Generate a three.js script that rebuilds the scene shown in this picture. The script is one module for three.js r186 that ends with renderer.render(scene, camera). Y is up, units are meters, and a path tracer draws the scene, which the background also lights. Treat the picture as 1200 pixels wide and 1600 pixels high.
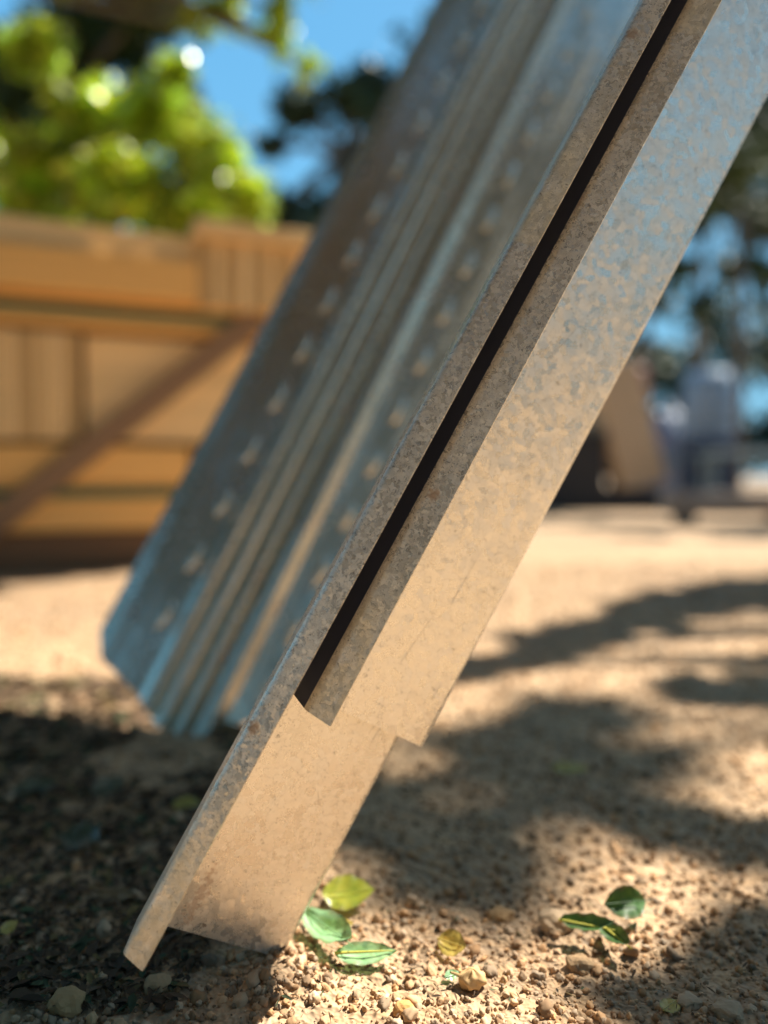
import * as THREE from 'three';
import { mergeGeometries, mergeVertices } from 'three/addons/utils/BufferGeometryUtils.js';
import { RoundedBoxGeometry } from 'three/addons/geometries/RoundedBoxGeometry.js';
import { ImprovedNoise } from 'three/addons/math/ImprovedNoise.js';

// ------------------------------------------------------------------ camera, sky, sun, exposure
const scene = new THREE.Scene();
const F = 1164, EYE = 0.342;
const camera = new THREE.PerspectiveCamera(2 * Math.atan(800 / F) * 180 / Math.PI, 0.75, 0.02, 400);
camera.position.set(0, EYE, 0);
camera.rotation.x = -2.7 * Math.PI / 180;
camera.focus = 0.478;
camera.userData.fStop = 1.55;
camera.updateMatrixWorld(true);

const SUN = new THREE.Vector3(0.672, 1, -0.423).normalize();
{
  const w = 512, h = 256, d = new Float32Array(w * h * 4);
  for (let j = 0; j < h; j++) for (let i = 0; i < w; i++) {
    const el = ((j + 0.5) / h - 0.5) * Math.PI, az = ((i + 0.5) / w - 0.5) * 2 * Math.PI;
    const y = Math.sin(el), dir = new THREE.Vector3(Math.cos(el) * Math.cos(az), y, Math.cos(el) * Math.sin(az));
    const t = Math.pow(1 - Math.max(0, y), 2.2), c = Math.max(0, dir.dot(SUN));
    const g = 0.10 * Math.pow(c, 6) + 0.35 * Math.pow(c, 60);
    const k = (j * w + i) * 4;
    d[k] = 0.042 + 0.085 * t + g * 1.0; d[k + 1] = 0.157 + 0.138 * t + g * 0.97; d[k + 2] = 0.305 + 0.095 * t + g * 0.9; d[k + 3] = 1;
    if (y < 0) { d[k] = 0.20; d[k + 1] = 0.16; d[k + 2] = 0.12; }
  }
  const sky = new THREE.DataTexture(d, w, h, THREE.RGBAFormat, THREE.FloatType);
  sky.mapping = THREE.EquirectangularReflectionMapping; sky.magFilter = THREE.LinearFilter; sky.needsUpdate = true;
  scene.background = sky; scene.environment = sky;
}
const sun = new THREE.DirectionalLight(new THREE.Color(1.0, 0.93, 0.82), 5.0);
sun.position.copy(SUN).multiplyScalar(40);
sun.castShadow = true; sun.shadow.mapSize.set(4096, 4096); sun.shadow.radius = 1;
Object.assign(sun.shadow.camera, { left: -14, right: 14, top: 14, bottom: -14, near: 1, far: 90 });
scene.add(sun, sun.target);

const renderer = new THREE.WebGLRenderer({ antialias: true });
renderer.toneMapping = THREE.LinearToneMapping;
renderer.toneMappingExposure = 2.7;
renderer.shadowMap.enabled = true;


// ------------------------------------------------------------------ helpers
const V = (x, y, z) => new THREE.Vector3(x, y, z);
function rng(seed) { let a = seed >>> 0; return () => { a = (a + 0x6D2B79F5) | 0; let t = Math.imul(a ^ (a >>> 15), 1 | a); t = (t + Math.imul(t ^ (t >>> 7), 61 | t)) ^ t; return ((t ^ (t >>> 14)) >>> 0) / 4294967296; }; }
const perlin = new ImprovedNoise();
const fbm = (x, y, z, o = 4) => { let s = 0, a = 0.5, f = 1; for (let i = 0; i < o; i++) { s += a * perlin.noise(x * f, y * f, z + 7.3 * i); a *= 0.5; f *= 2.03; } return s; };
const clamp = (x, a = 0, b = 1) => Math.min(b, Math.max(a, x));
const sm = (a, b, x) => { const t = clamp((x - a) / (b - a)); return t * t * (3 - 2 * t); };
const lerp = (a, b, t) => a + (b - a) * t;
// a place seen at (px, py) of a 1200 x 1600 picture at some depth, as a point of the world
const at = (px, py, t) => V((px - 600) / F * t, -(py - 800) / F * t, -t).applyMatrix4(camera.matrixWorld);
const camDir = (x, y, z) => V(x, y, z).transformDirection(camera.matrixWorld);
function ground(px, py) { const p = at(px, py, 1).sub(camera.position); return p.multiplyScalar(-EYE / p.y).add(camera.position); }
const used = {};
function numbered(name) { const n = used[name] = (used[name] ?? -1) + 1; return n ? `${name}_${String(n).padStart(3, '0')}` : name; }
function shadows(o) { o.traverse(m => { if (m.isMesh) { m.castShadow = true; m.receiveShadow = true; } }); return o; }
function thing(name, label, category, pos = V(0, 0, 0), group) {
  const o = new THREE.Group(); o.name = numbered(name); o.position.copy(pos); o.userData = { label, category };
  if (group) o.userData.group = group;
  scene.add(o); return o;
}
function part(name, geo, mat, parent) { const m = new THREE.Mesh(geo, mat); m.name = numbered(name); m.castShadow = m.receiveShadow = true; parent.add(m); return m; }
function tex(w, h, fn, srgb = false) {
  const d = new Uint8Array(w * h * 4);
  for (let j = 0; j < h; j++) for (let i = 0; i < w; i++) { const c = fn(i, j), k = (j * w + i) * 4; for (let q = 0; q < 3; q++) d[k + q] = clamp(c[q]) * 255; d[k + 3] = 255; }
  const t = new THREE.DataTexture(d, w, h, THREE.RGBAFormat, THREE.UnsignedByteType);
  t.wrapS = t.wrapT = THREE.RepeatWrapping; t.magFilter = THREE.LinearFilter; t.minFilter = THREE.LinearMipmapLinearFilter; t.generateMipmaps = true;
  if (srgb) t.colorSpace = THREE.SRGBColorSpace;
  t.needsUpdate = true; return t;
}
const toS = x => x <= 0.0031308 ? 12.92 * x : 1.055 * Math.pow(x, 1 / 2.4) - 0.055;
const std = o => new THREE.MeshStandardMaterial({ side: THREE.DoubleSide, ...o });
const rgb = (r, g, b) => new THREE.Color().setRGB(r, g, b);

// ------------------------------------------------------------------ galvanised steel: spangle crystals, rolled lines, rust, as maps in metres
function galvanised(seed, Wm, Lm, w, h, cell, o = {}) {
  const R = rng(seed), nx = Math.max(2, Math.round(Wm / cell)), ny = Math.max(2, Math.round(Lm / cell)), pts = [];
  for (let j = 0; j < ny; j++) for (let i = 0; i < nx; i++) pts.push({ x: (i + R()) / nx * Wm, y: (j + R()) / ny * Lm, a: R() * Math.PI, b: R(), tx: R() - 0.5, ty: R() - 0.5, f: 3600 + 3000 * R(), k: R() });
  const K = o.con ?? 1.15, ti = o.ti ?? 0.085, streak = o.streak ?? 0; const col = new Float32Array(w * h * 3), rough = new Float32Array(w * h), nrm = new Float32Array(w * h * 2);
  for (let j = 0; j < h; j++) for (let i = 0; i < w; i++) {
    let x = (i + 0.5) / w * Wm, y = (j + 0.5) / h * Lm;
    const wx = x + 0.0016 * perlin.noise(x * 420, y * 420, seed), wy = y + 0.0016 * perlin.noise(x * 420, y * 420, seed + 9);
    const ci = Math.floor(wx / Wm * nx), cj = Math.floor(wy / Lm * ny);
    let d1 = 1e9, d2 = 1e9, p1;
    for (let b = -1; b <= 1; b++) for (let a = -1; a <= 1; a++) {
      const ii = (ci + a + nx) % nx, jj = (cj + b + ny) % ny, p = pts[jj * nx + ii];
      let dx = wx - p.x, dy = wy - p.y; dx -= Math.round(dx / Wm) * Wm; dy -= Math.round(dy / Lm) * Lm;
      const c = Math.cos(p.a), s = Math.sin(p.a), u = (dx * c + dy * s) * 0.62, v = (-dx * s + dy * c) * 1.25;
      const d = u * u + v * v; if (d < d1) { d2 = d1; d1 = d; p1 = p; } else if (d < d2) d2 = d;
    }
    const edge = (Math.sqrt(d2) - Math.sqrt(d1)) / cell, c = Math.cos(p1.a), s = Math.sin(p1.a);
    let dx = wx - p1.x, dy = wy - p1.y; dx -= Math.round(dx / Wm) * Wm; dy -= Math.round(dy / Lm) * Lm;
    const u = dx * c + dy * s, v = -dx * s + dy * c, fe = Math.sin((v + 0.6 * Math.abs(u)) * p1.f + 2 * perlin.noise(x * 900, y * 900, 2)) * p1.k;
    const n1 = fbm(x * 26, y * 12, seed + 3, 4), n2 = perlin.noise(x * 1300, y * 1300, 5);
    const stroke = sm(0.72, 1, Math.sin((v + 0.75 * Math.abs(u)) * p1.f * 0.55 + 2.5 * perlin.noise(x * 500, y * 500, 3))) * sm(0.35, 0.8, p1.k) * sm(-0.1, 0.3, perlin.noise(x * 190, y * 190, 14));
    const crease = sm(0.09, 0.0, edge) * sm(0.3, 0.7, p1.b) * sm(-0.25, 0.2, perlin.noise(x * 260, y * 260, 6));
    let val = 1 + K * (0.15 * (p1.b - 0.5) + 0.09 * fe + 0.14 * n1 + 0.08 * n2 - 0.42 * crease - 0.34 * stroke);
    let cr = 0.80 * val, cg = 0.765 * val, cb = 0.68 * val;
    let ro = 0.33 + 0.22 * (p1.b - 0.5) + 0.12 * n1 + 0.06 * fe;
    const k = j * w + i;
    if (o.marks) { const m = o.marks(x, y, val); if (m) { const q = m[3]; cr = lerp(cr, m[0], q); cg = lerp(cg, m[1], q); cb = lerp(cb, m[2], q); ro = lerp(ro, 0.8, q); } }
    col[3 * k] = cr; col[3 * k + 1] = cg; col[3 * k + 2] = cb; rough[k] = clamp(ro, 0.2, 0.9);
    nrm[2 * k] = streak * perlin.noise(Math.cos(x / Wm * 6.283) * 6, Math.sin(x / Wm * 6.283) * 6, Math.sin(y / Lm * 6.283) * 0.4) + p1.tx * ti + 0.10 * fe * -s + 0.05 * n2 + 0.12 * crease * (p1.b - 0.5); nrm[2 * k + 1] = p1.ty * ti + 0.10 * fe * c + 0.05 * perlin.noise(x * 1300, y * 1300, 8);
  }
  const map = tex(w, h, (i, j) => { const k = 3 * (j * w + i); return [toS(col[k]), toS(col[k + 1]), toS(col[k + 2])]; }, true);
  const roughnessMap = tex(w, h, (i, j) => { const r = rough[j * w + i]; return [r, r, 0]; });
  const normalMap = tex(w, h, (i, j) => { const k = 2 * (j * w + i); return [0.5 + 0.5 * nrm[k], 0.5 + 0.5 * nrm[k + 1], 1]; });
  return std({ map, roughnessMap, normalMap, roughness: 1, metalness: o.metal ?? 0.7, ...(o.mat || {}) });
}
const scr = (() => { const R = rng(808); return Array.from({ length: 26 }, () => ({ x: R() * 0.125, y: R() * 0.8, a: (R() - 0.5) * (R() < 0.3 ? 2.4 : 0.5), l: 0.01 + 0.05 * R(), w: 0.00028 + 0.0003 * R(), d: R() < 0.55 })); })();
const scratchAt = (x, y) => { for (const q of scr) { const dx = x - q.x, dy = y - q.y, c = Math.cos(q.a), s = Math.sin(q.a), t = dx * s + dy * c; if (t > 0 && t < q.l && Math.abs(dx * c - dy * s) < q.w * (1 - t / q.l * 0.6)) return q; } return null; };
const rustAt = (x, y, cx, cy, rx, ry, s) => { const d = Math.hypot((x - cx) / rx, (y - cy) / ry), n = fbm(x * 320, y * 320, s, 4); return clamp(sm(1.0, 0.2, d + n * 1.5)); };
const dashLine = (x, y, cx, wid, s) => { const off = 0.0006 * perlin.noise(y * 30, s, 1); return sm(wid, wid * 0.4, Math.abs(x - cx - off)) * sm(-0.12, 0.18, perlin.noise(y * 70, s, 3) + 0.5 * perlin.noise(y * 333, s, 4)); };

// ------------------------------------------------------------------ a folded steel sheet: a cross-section with rounded bends swept along D; parts are runs of it
function sheetParts(frame, poly, bend, thick, len, start, uv, parts) {
  // poly: [u, v] corners; parts: {name, a, b, mat, s0}: from corner a to corner b; start(i): where along D the sheet begins at corner i
  const S = [];
  const P = poly.map(p => new THREE.Vector2(p[0], p[1]));
  const push = (p, n, c) => { const s = S.length ? S[S.length - 1].s + p.distanceTo(S[S.length - 1].p) : 0; S.push({ p, n, s, c }); };
  for (let i = 0; i < P.length; i++) {
    const din = i ? P[i].clone().sub(P[i - 1]).normalize() : null, dout = i < P.length - 1 ? P[i + 1].clone().sub(P[i]).normalize() : null;
    const nn = d => new THREE.Vector2(-d.y, d.x);
    if (!din) { push(P[i].clone(), nn(dout), i); continue; }
    if (!dout) { push(P[i].clone(), nn(din), i); continue; }
    const r = Math.min(bend, 0.45 * P[i].distanceTo(P[i - 1]), 0.45 * P[i].distanceTo(P[i + 1]));
    const A = P[i].clone().addScaledVector(din, -r), B = P[i].clone().addScaledVector(dout, r), m = 8;
    for (let q = 0; q <= m; q++) {
      const t = q / m, p = A.clone().multiplyScalar((1 - t) * (1 - t)).addScaledVector(P[i], 2 * t * (1 - t)).addScaledVector(B, t * t);
      const d = din.clone().multiplyScalar(1 - t).addScaledVector(dout, t).normalize();
      push(p, nn(d), q === m ? i + 0.02 : q < m / 2 ? i - 0.01 : q === m / 2 ? i : i + 0.01);
    }
  }
  const st = c => { const i = Math.floor(c), f = c - i; return f ? lerp(start(i), start(Math.min(P.length - 1, i + 1)), f) : start(i); };
  const W = (p, n, o, k) => frame.U.clone().multiplyScalar(p.x + n.x * o).addScaledVector(frame.V, p.y + n.y * o).addScaledVector(frame.D, k);
  return parts.map(({ name, a, b, mat }) => {
    const run = S.filter(q => q.c >= a && q.c <= b), pos = [], nor = [], uvs = [], idx = [];
    const K = q => { // begin of this sample: linear between its two corners
      const i = clamp(Math.floor(q.c + 1e-6), 0, P.length - 2), L = P[i].distanceTo(P[i + 1]), f = clamp(q.p.distanceTo(P[i]) / L);
      return lerp(start(i), start(i + 1), q.c < i ? 0 : f);
    };
    const vert = (v, n, u1, v1) => { pos.push(v.x, v.y, v.z); nor.push(n.x, n.y, n.z); uvs.push(u1, v1); return pos.length / 3 - 1; };
    const dirN = n => frame.U.clone().multiplyScalar(n.x).addScaledVector(frame.V, n.y).normalize();
    for (const side of [1, -1]) {
      let prev;
      for (const q of run) {
        const N = dirN(q.n).multiplyScalar(side), k0 = K(q);
        const i0 = vert(W(q.p, q.n, side * thick / 2, k0), N, (q.s + (uv.o || 0)) / uv.w, k0 / uv.l), i1 = vert(W(q.p, q.n, side * thick / 2, len), N, (q.s + (uv.o || 0)) / uv.w, len / uv.l);
        if (prev) side > 0 ? idx.push(prev[0], i0, i1, prev[0], i1, prev[1]) : idx.push(prev[0], i1, i0, prev[0], prev[1], i1);
        prev = [i0, i1];
      }
    }
    for (const [kf, sg] of [[K, -1], [() => len, 1]]) {
      const N = frame.D.clone().multiplyScalar(sg);
      for (let q = 1; q < run.length; q++) {
        const A = run[q - 1], B = run[q], v = [[A, 1], [B, 1], [B, -1], [A, -1]].map(([z, s]) => vert(W(z.p, z.n, s * thick / 2, kf(z)), N, z.s / uv.w, (kf(z) + s * 0.001) / uv.l));
        idx.push(v[0], v[1], v[2], v[0], v[2], v[3]);
      }
    }
    for (const [q, sg] of [[run[0], -1], [run[run.length - 1], 1]]) {
      if (q !== S[0] && q !== S[S.length - 1]) continue;
      const d2 = new THREE.Vector2(q.n.y, -q.n.x).multiplyScalar(sg), N = dirN(d2), k0 = K(q);
      const v = [[1, k0], [1, len], [-1, len], [-1, k0]].map(([s, k]) => vert(W(q.p, q.n, s * thick / 2, k), N, q.s / uv.w + s * 0.003, k / uv.l));
      idx.push(v[0], v[1], v[2], v[0], v[2], v[3]);
    }
    const g = new THREE.BufferGeometry();
    g.setAttribute('position', new THREE.Float32BufferAttribute(pos, 3)); g.setAttribute('normal', new THREE.Float32BufferAttribute(nor, 3)); g.setAttribute('uv', new THREE.Float32BufferAttribute(uvs, 2)); g.setIndex(idx);
    return { name, g, mat };
  });
}

// ------------------------------------------------------------------ ground: one sheet, fine near the camera, reaching the horizon
const rockyH = (x, z) => { const near = Math.exp(-Math.hypot(x, z + 0.5) / 2.2); return 0.010 * fbm(x * 3.1, z * 3.1, 1, 3) * Math.min(1, Math.hypot(x + 0.07, z + 0.5) * 2.5 + 0.15) + near * (0.0045 * fbm(x * 38, z * 38, 2, 3) + 0.0032 * perlin.noise(x * 150, z * 150, 4)) + 0.006 * Math.exp(-((x + 0.072) ** 2 + (z + 0.502) ** 2) / 0.0009); };
{
  const axis = (n, c, fine, far) => { const a = []; for (let i = 0; i <= n; i++) { const t = i / n * 2 - 1; a.push(c + fine * Math.sinh(t * Math.asinh(far / fine))); } return a; };
  const xs = axis(620, 0.05, 0.16, 160), zs = axis(620, -0.58, 0.16, 160), nx = xs.length, nz = zs.length;
  const pos = new Float32Array(nx * nz * 3), uv = new Float32Array(nx * nz * 2), colr = new Float32Array(nx * nz * 3), idx = [];
  for (let j = 0; j < nz; j++) for (let i = 0; i < nx; i++) {
    const k = j * nx + i, x = xs[i], z = zs[j];
    pos.set([x, rockyH(x, z), z], 3 * k); uv.set([x / 0.9, z / 0.9], 2 * k);
    const n = fbm(x * 1.7, z * 1.7, 5, 4), m = fbm(x * 14, z * 14, 6, 3), far = sm(0.9, 2.2, Math.hypot(x, z + 0.3)) * 0.2 + sm(5, 14, Math.hypot(x, z)) * 0.15;
    const b = 1 + 0.22 * n + 0.25 * m - far;
    colr.set([b, b * (1 - 0.05 * m), b * (1 - 0.10 * m - 0.05 * n)], 3 * k);
  }
  for (let j = 0; j < nz - 1; j++) for (let i = 0; i < nx - 1; i++) { const a = j * nx + i; idx.push(a, a + nx, a + 1, a + 1, a + nx, a + nx + 1); }
  const g = new THREE.BufferGeometry();
  g.setAttribute('position', new THREE.BufferAttribute(pos, 3)); g.setAttribute('uv', new THREE.BufferAttribute(uv, 2)); g.setAttribute('color', new THREE.BufferAttribute(colr, 3)); g.setIndex(idx); g.computeVertexNormals();
  const N = 1024, per = (x, y, f, s) => { // tileable noise
    const u = x / N, v = y / N, a = u * 2 * Math.PI, b = v * 2 * Math.PI, r = f / (2 * Math.PI);
    return perlin.noise(Math.cos(a) * r + s, Math.sin(a) * r + Math.cos(b) * r * 1.3, Math.sin(b) * r * 1.3 + s * 3);
  };
  const H = new Float32Array(N * N);
  for (let j = 0; j < N; j++) for (let i = 0; i < N; i++) H[j * N + i] = 0.5 * per(i, j, 46, 1) + 0.35 * per(i, j, 120, 2) + 0.35 * per(i, j, 300, 3);
  const map = tex(N, N, (i, j) => { const h = H[j * N + i], v = 1 + 0.75 * h, r = per(i, j, 70, 9); return [toS(0.43 * v + 0.03 * r), toS(0.287 * v), toS(0.163 * v - 0.02 * r)]; }, true);
  const bumpMap = tex(N, N, (i, j) => { const v = 0.5 + 0.6 * H[j * N + i]; return [v, v, v]; });
  const m = new THREE.Mesh(g, std({ map, bumpMap, bumpScale: 0.007, vertexColors: true, roughness: 0.95, side: THREE.FrontSide }));
  m.name = 'ground'; m.userData = { kind: 'structure', label: 'tan gravelly bare ground of the yard' }; m.receiveShadow = true; m.castShadow = true; scene.add(m);
}

// ------------------------------------------------------------------ foreground: two nested steel purlins leaning up to the right
const galvStrip = galvanised(21, 0.08, 0.5, 256, 1600, 0.0026, { metal: 0.55, con: 2.0, ti: 0.16, mat: { color: rgb(1, 0.985, 0.96) }, marks: (x, y) => {
  const a = (y < 0.3 ? rustAt(x, y, 0.012, 0.155, 0.005, 0.006, 3) : 0) * 0.7, b = rustAt(x, y, 0.02, 0.37, 0.004, 0.010, 4) * 0.35;
  const yl = sm(0.16, 0.03, y) * (0.30 + 0.6 * fbm(x * 120, y * 40, 6, 3)); if (yl > a && yl > b) return [0.62, 0.52, 0.28, clamp(yl)];
  return a > b ? [0.30, 0.17, 0.08, a] : [0.38, 0.22, 0.16, b];
} });
const galvLower = galvanised(31, 0.125, 0.8, 512, 2048, 0.0052, { marks: (x, y) => {
  const l = Math.max(dashLine(x, y, 0.042, 0.0005, 2) * 0.55, dashLine(x, y, 0.068, 0.0005, 5) * 0.7);
  const X = x - 0.058, r1 = rustAt(X, y, 0.078, 0.040, 0.0055, 0.011, 1) * 0.5, r2 = rustAt(X, y, 0.034, 0.022, 0.006, 0.030, 2) * 0.45, r3 = rustAt(X, y, 0.046, 0.007, 0.0035, 0.0028, 7), r4 = rustAt(X, y, 0.103, 0.012, 0.003, 0.016, 8) * 0.3;
  const r = Math.max(r1, r2, r4); if (r3 > 0.5) return [0.13, 0.09, 0.06, r3 * 0.8];
  if (r < 0.05 && l < 0.05) { const q = scratchAt(x, y); if (q) return q.d ? [0.28, 0.25, 0.21, 0.45] : [0.95, 0.93, 0.88, 0.45]; }
  return r > l ? [0.42, 0.23, 0.09, r] : [0.20, 0.17, 0.14, l];
} });
const galvUpper = galvanised(47, 0.125, 0.8, 512, 2048, 0.0052, { marks: (x, y) => {
  const l = dashLine(x, y, 0.055, 0.0005, 11) * 0.75, ex = Math.abs((x - 0.044) - (0.305 - y) * 0.55) < 0.0005 && x > 0.032 && x < 0.058 ? 0.5 : 0;
  const tape = Math.max(...[[0.082, 0.62, 0.005, 0.03], [0.074, 0.50, 0.005, 0.035], [0.086, 0.585, 0.004, 0.02]].map(([cx, cy, rx, ry]) => sm(1, 0.8, Math.max(Math.abs(x - cx) / rx, Math.abs(y - cy) / ry)) * 0.55));
  const q = Math.max(l, ex); if (q < 0.05 && tape < 0.05) { const z = scratchAt(0.125 - x, (y + 0.31) % 0.8); if (z) return z.d ? [0.28, 0.25, 0.21, 0.45] : [0.95, 0.93, 0.88, 0.45]; }
  return q > tape ? [0.20, 0.17, 0.14, q] : [0.56, 0.56, 0.56, tape];
} });
const slotShade = std({ color: rgb(0.035, 0.045, 0.085), metalness: 0.3, roughness: 0.6 });  // near-black flange colour stands in for deep shade in the slot
const yaw = 20 * Math.PI / 180;
const axisA = camDir(0.478, 0.878, -0.055);
const perpC = camDir(0.878, -0.478, 0);
const toView = new THREE.Vector3().crossVectors(perpC, axisA).normalize();
const acrossC = new THREE.Vector3().crossVectors(axisA, toView).normalize();
const FR = { D: axisA, U: acrossC.clone().multiplyScalar(Math.cos(yaw)).addScaledVector(toView, -Math.sin(yaw)), V: acrossC.clone().multiplyScalar(Math.sin(yaw)).addScaledVector(toView, Math.cos(yaw)) };
function purlin(label, pos, poly, starts, webMat, flangeMat) {
  const t = thing('steel_purlin', label, 'steel purlin', pos);
  const sp = sheetParts(FR, poly, 0.0035, 0.0019, 5.2, i => starts[i], { w: 0.125, l: 0.8 }, [{ name: 'web', a: 2, b: 3, mat: webMat }]);
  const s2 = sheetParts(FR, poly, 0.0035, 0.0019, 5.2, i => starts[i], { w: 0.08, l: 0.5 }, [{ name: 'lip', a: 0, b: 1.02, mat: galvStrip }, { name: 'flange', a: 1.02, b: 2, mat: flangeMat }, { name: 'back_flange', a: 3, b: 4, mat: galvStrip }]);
  for (const p of [...sp, ...s2]) part(p.name, p.g, p.mat, t);
  return t;
}
const lipA = 40 * Math.PI / 180, cornerA = at(440, 1496, 0.53);
purlin('lower galvanised steel purlin whose rust-flecked end touches the ground, nested behind the shorter one', cornerA,
  [[-0.1209 + 0.0158 * Math.cos(lipA), 0.046 + 0.0158 * Math.sin(lipA)], [-0.1209, 0.046], [-0.108, 0], [0, 0], [0.001, -0.042]], [0.002, 0.002, -0.002, 0, 0.004], galvLower, galvStrip);
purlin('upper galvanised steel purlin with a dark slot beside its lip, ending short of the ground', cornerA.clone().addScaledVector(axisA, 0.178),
  [[-0.0930 + 0.0180 * Math.cos(lipA), 0.049 + 0.0180 * Math.sin(lipA)], [-0.0930, 0.049], [-0.0965, 0.010], [0.0155, 0.009], [0.0165, -0.036]], [0, 0, 0, 0, 0], galvUpper, slotShade);

// ------------------------------------------------------------------ behind it: wide ribbed steel profile with pressed dimples
{
  const D = camDir(0.411, 0.886, -0.211), dc = V(0.411, 0.886, -0.211).normalize();
  const galvWide = galvanised(61, 0.2, 0.4, 256, 512, 0.006, { metal: 0.85, con: 0.7, ti: 0.04, streak: 0.2, mat: { color: rgb(1, 0.98, 0.93), roughness: 0.6 }, marks: (x, y) => { const r = sm(0.25, 0.6, fbm(x * 22, y * 22, 12, 3) + 0.1) * 0.35; return [0.42, 0.22, 0.2, r]; } });
  // corners at the level of picture row 820: column, depth; then the row at which the sheet ends
  const C = [[245, 1.110, 985], [270, 1.097, 1030], [356, 1.080, 1088], [366, 1.068, 1100], [378, 1.068, 1112], [390, 1.082, 1122], [400, 1.064, 1132], [413, 1.064, 1140], [424, 1.080, 1144], [433, 1.062, 1147], [444, 1.062, 1149], [453, 1.080, 1150], [463, 1.056, 1150], [484, 1.056, 1148], [496, 1.078, 1142], [625, 1.086, 1092], [640, 1.10, 1088]];
  const raw = C.map(([x, t]) => V((x - 600) / F * t, -20 / F * t, -t));
  const o = raw[9].clone();
  const U = V(1, 0, 0).addScaledVector(dc, -dc.x).normalize(), W = new THREE.Vector3().crossVectors(U, dc).normalize();
  const kFor = (p, row) => { const q = (800 - row) / F; return (-q * p.z - p.y) / (dc.y + q * dc.z); };
  const poly = raw.map(p => { const r = p.clone().sub(o); return [r.dot(U), r.dot(W)]; });
  const foot = at(300, 1148, 0.99);
  const starts = raw.map((p, i) => p.clone().sub(o).dot(dc) + kFor(p, C[i][2]));
  const oW = o.clone().applyMatrix4(camera.matrixWorld);
  const t = thing('ribbed_steel_profile', 'wide blurred galvanised profile with ribs and dimple rows, leaning behind the two purlins', 'steel profile', oW);
  const fr = { D, U: U.clone().transformDirection(camera.matrixWorld), V: W.clone().transformDirection(camera.matrixWorld) };
  const list = sheetParts(fr, poly, 0.004, 0.002, 4.6, i => starts[i], { w: 0.2, l: 0.4 }, [{ name: 'edge_flange', a: 0, b: 1 }, { name: 'web', a: 1, b: 2 }, { name: 'rib', a: 2, b: 5 }, { name: 'rib', a: 5, b: 8 }, { name: 'rib', a: 8, b: 11 }, { name: 'rib', a: 11, b: 14 }, { name: 'web', a: 14, b: 15 }, { name: 'edge_flange', a: 15, b: 16 }].map(p => ({ ...p, mat: galvWide })));
  const meshes = list.map(p => part(p.name, p.g, p.mat, t));
  const dim = new THREE.SphereGeometry(1, 14, 8); dim.scale(0.0075, 0.024, 0.0065);
  const row = (web, i, f, k0) => {
    const c = [lerp(poly[i][0], poly[i + 1][0], f), lerp(poly[i][1], poly[i + 1][1], f)];
    const u2 = V(poly[i + 1][0] - poly[i][0], poly[i + 1][1] - poly[i][1], 0).normalize();
    const x = fr.U.clone().multiplyScalar(u2.x).addScaledVector(fr.V, u2.y), z = new THREE.Vector3().crossVectors(x, D);
    const basis = new THREE.Matrix4().makeBasis(x, D, z);
    for (let q = 0; q < 19; q++) {
      const m = part('dimple', dim, galvWide, web); m.quaternion.setFromRotationMatrix(basis);
      m.position.copy(fr.U.clone().multiplyScalar(c[0]).addScaledVector(fr.V, c[1]).addScaledVector(D, k0 + q * 0.09));
    }
  };
  row(meshes[1], 1, 0.72, -0.18); row(meshes[6], 14, 0.32, -0.215);
}

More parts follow.
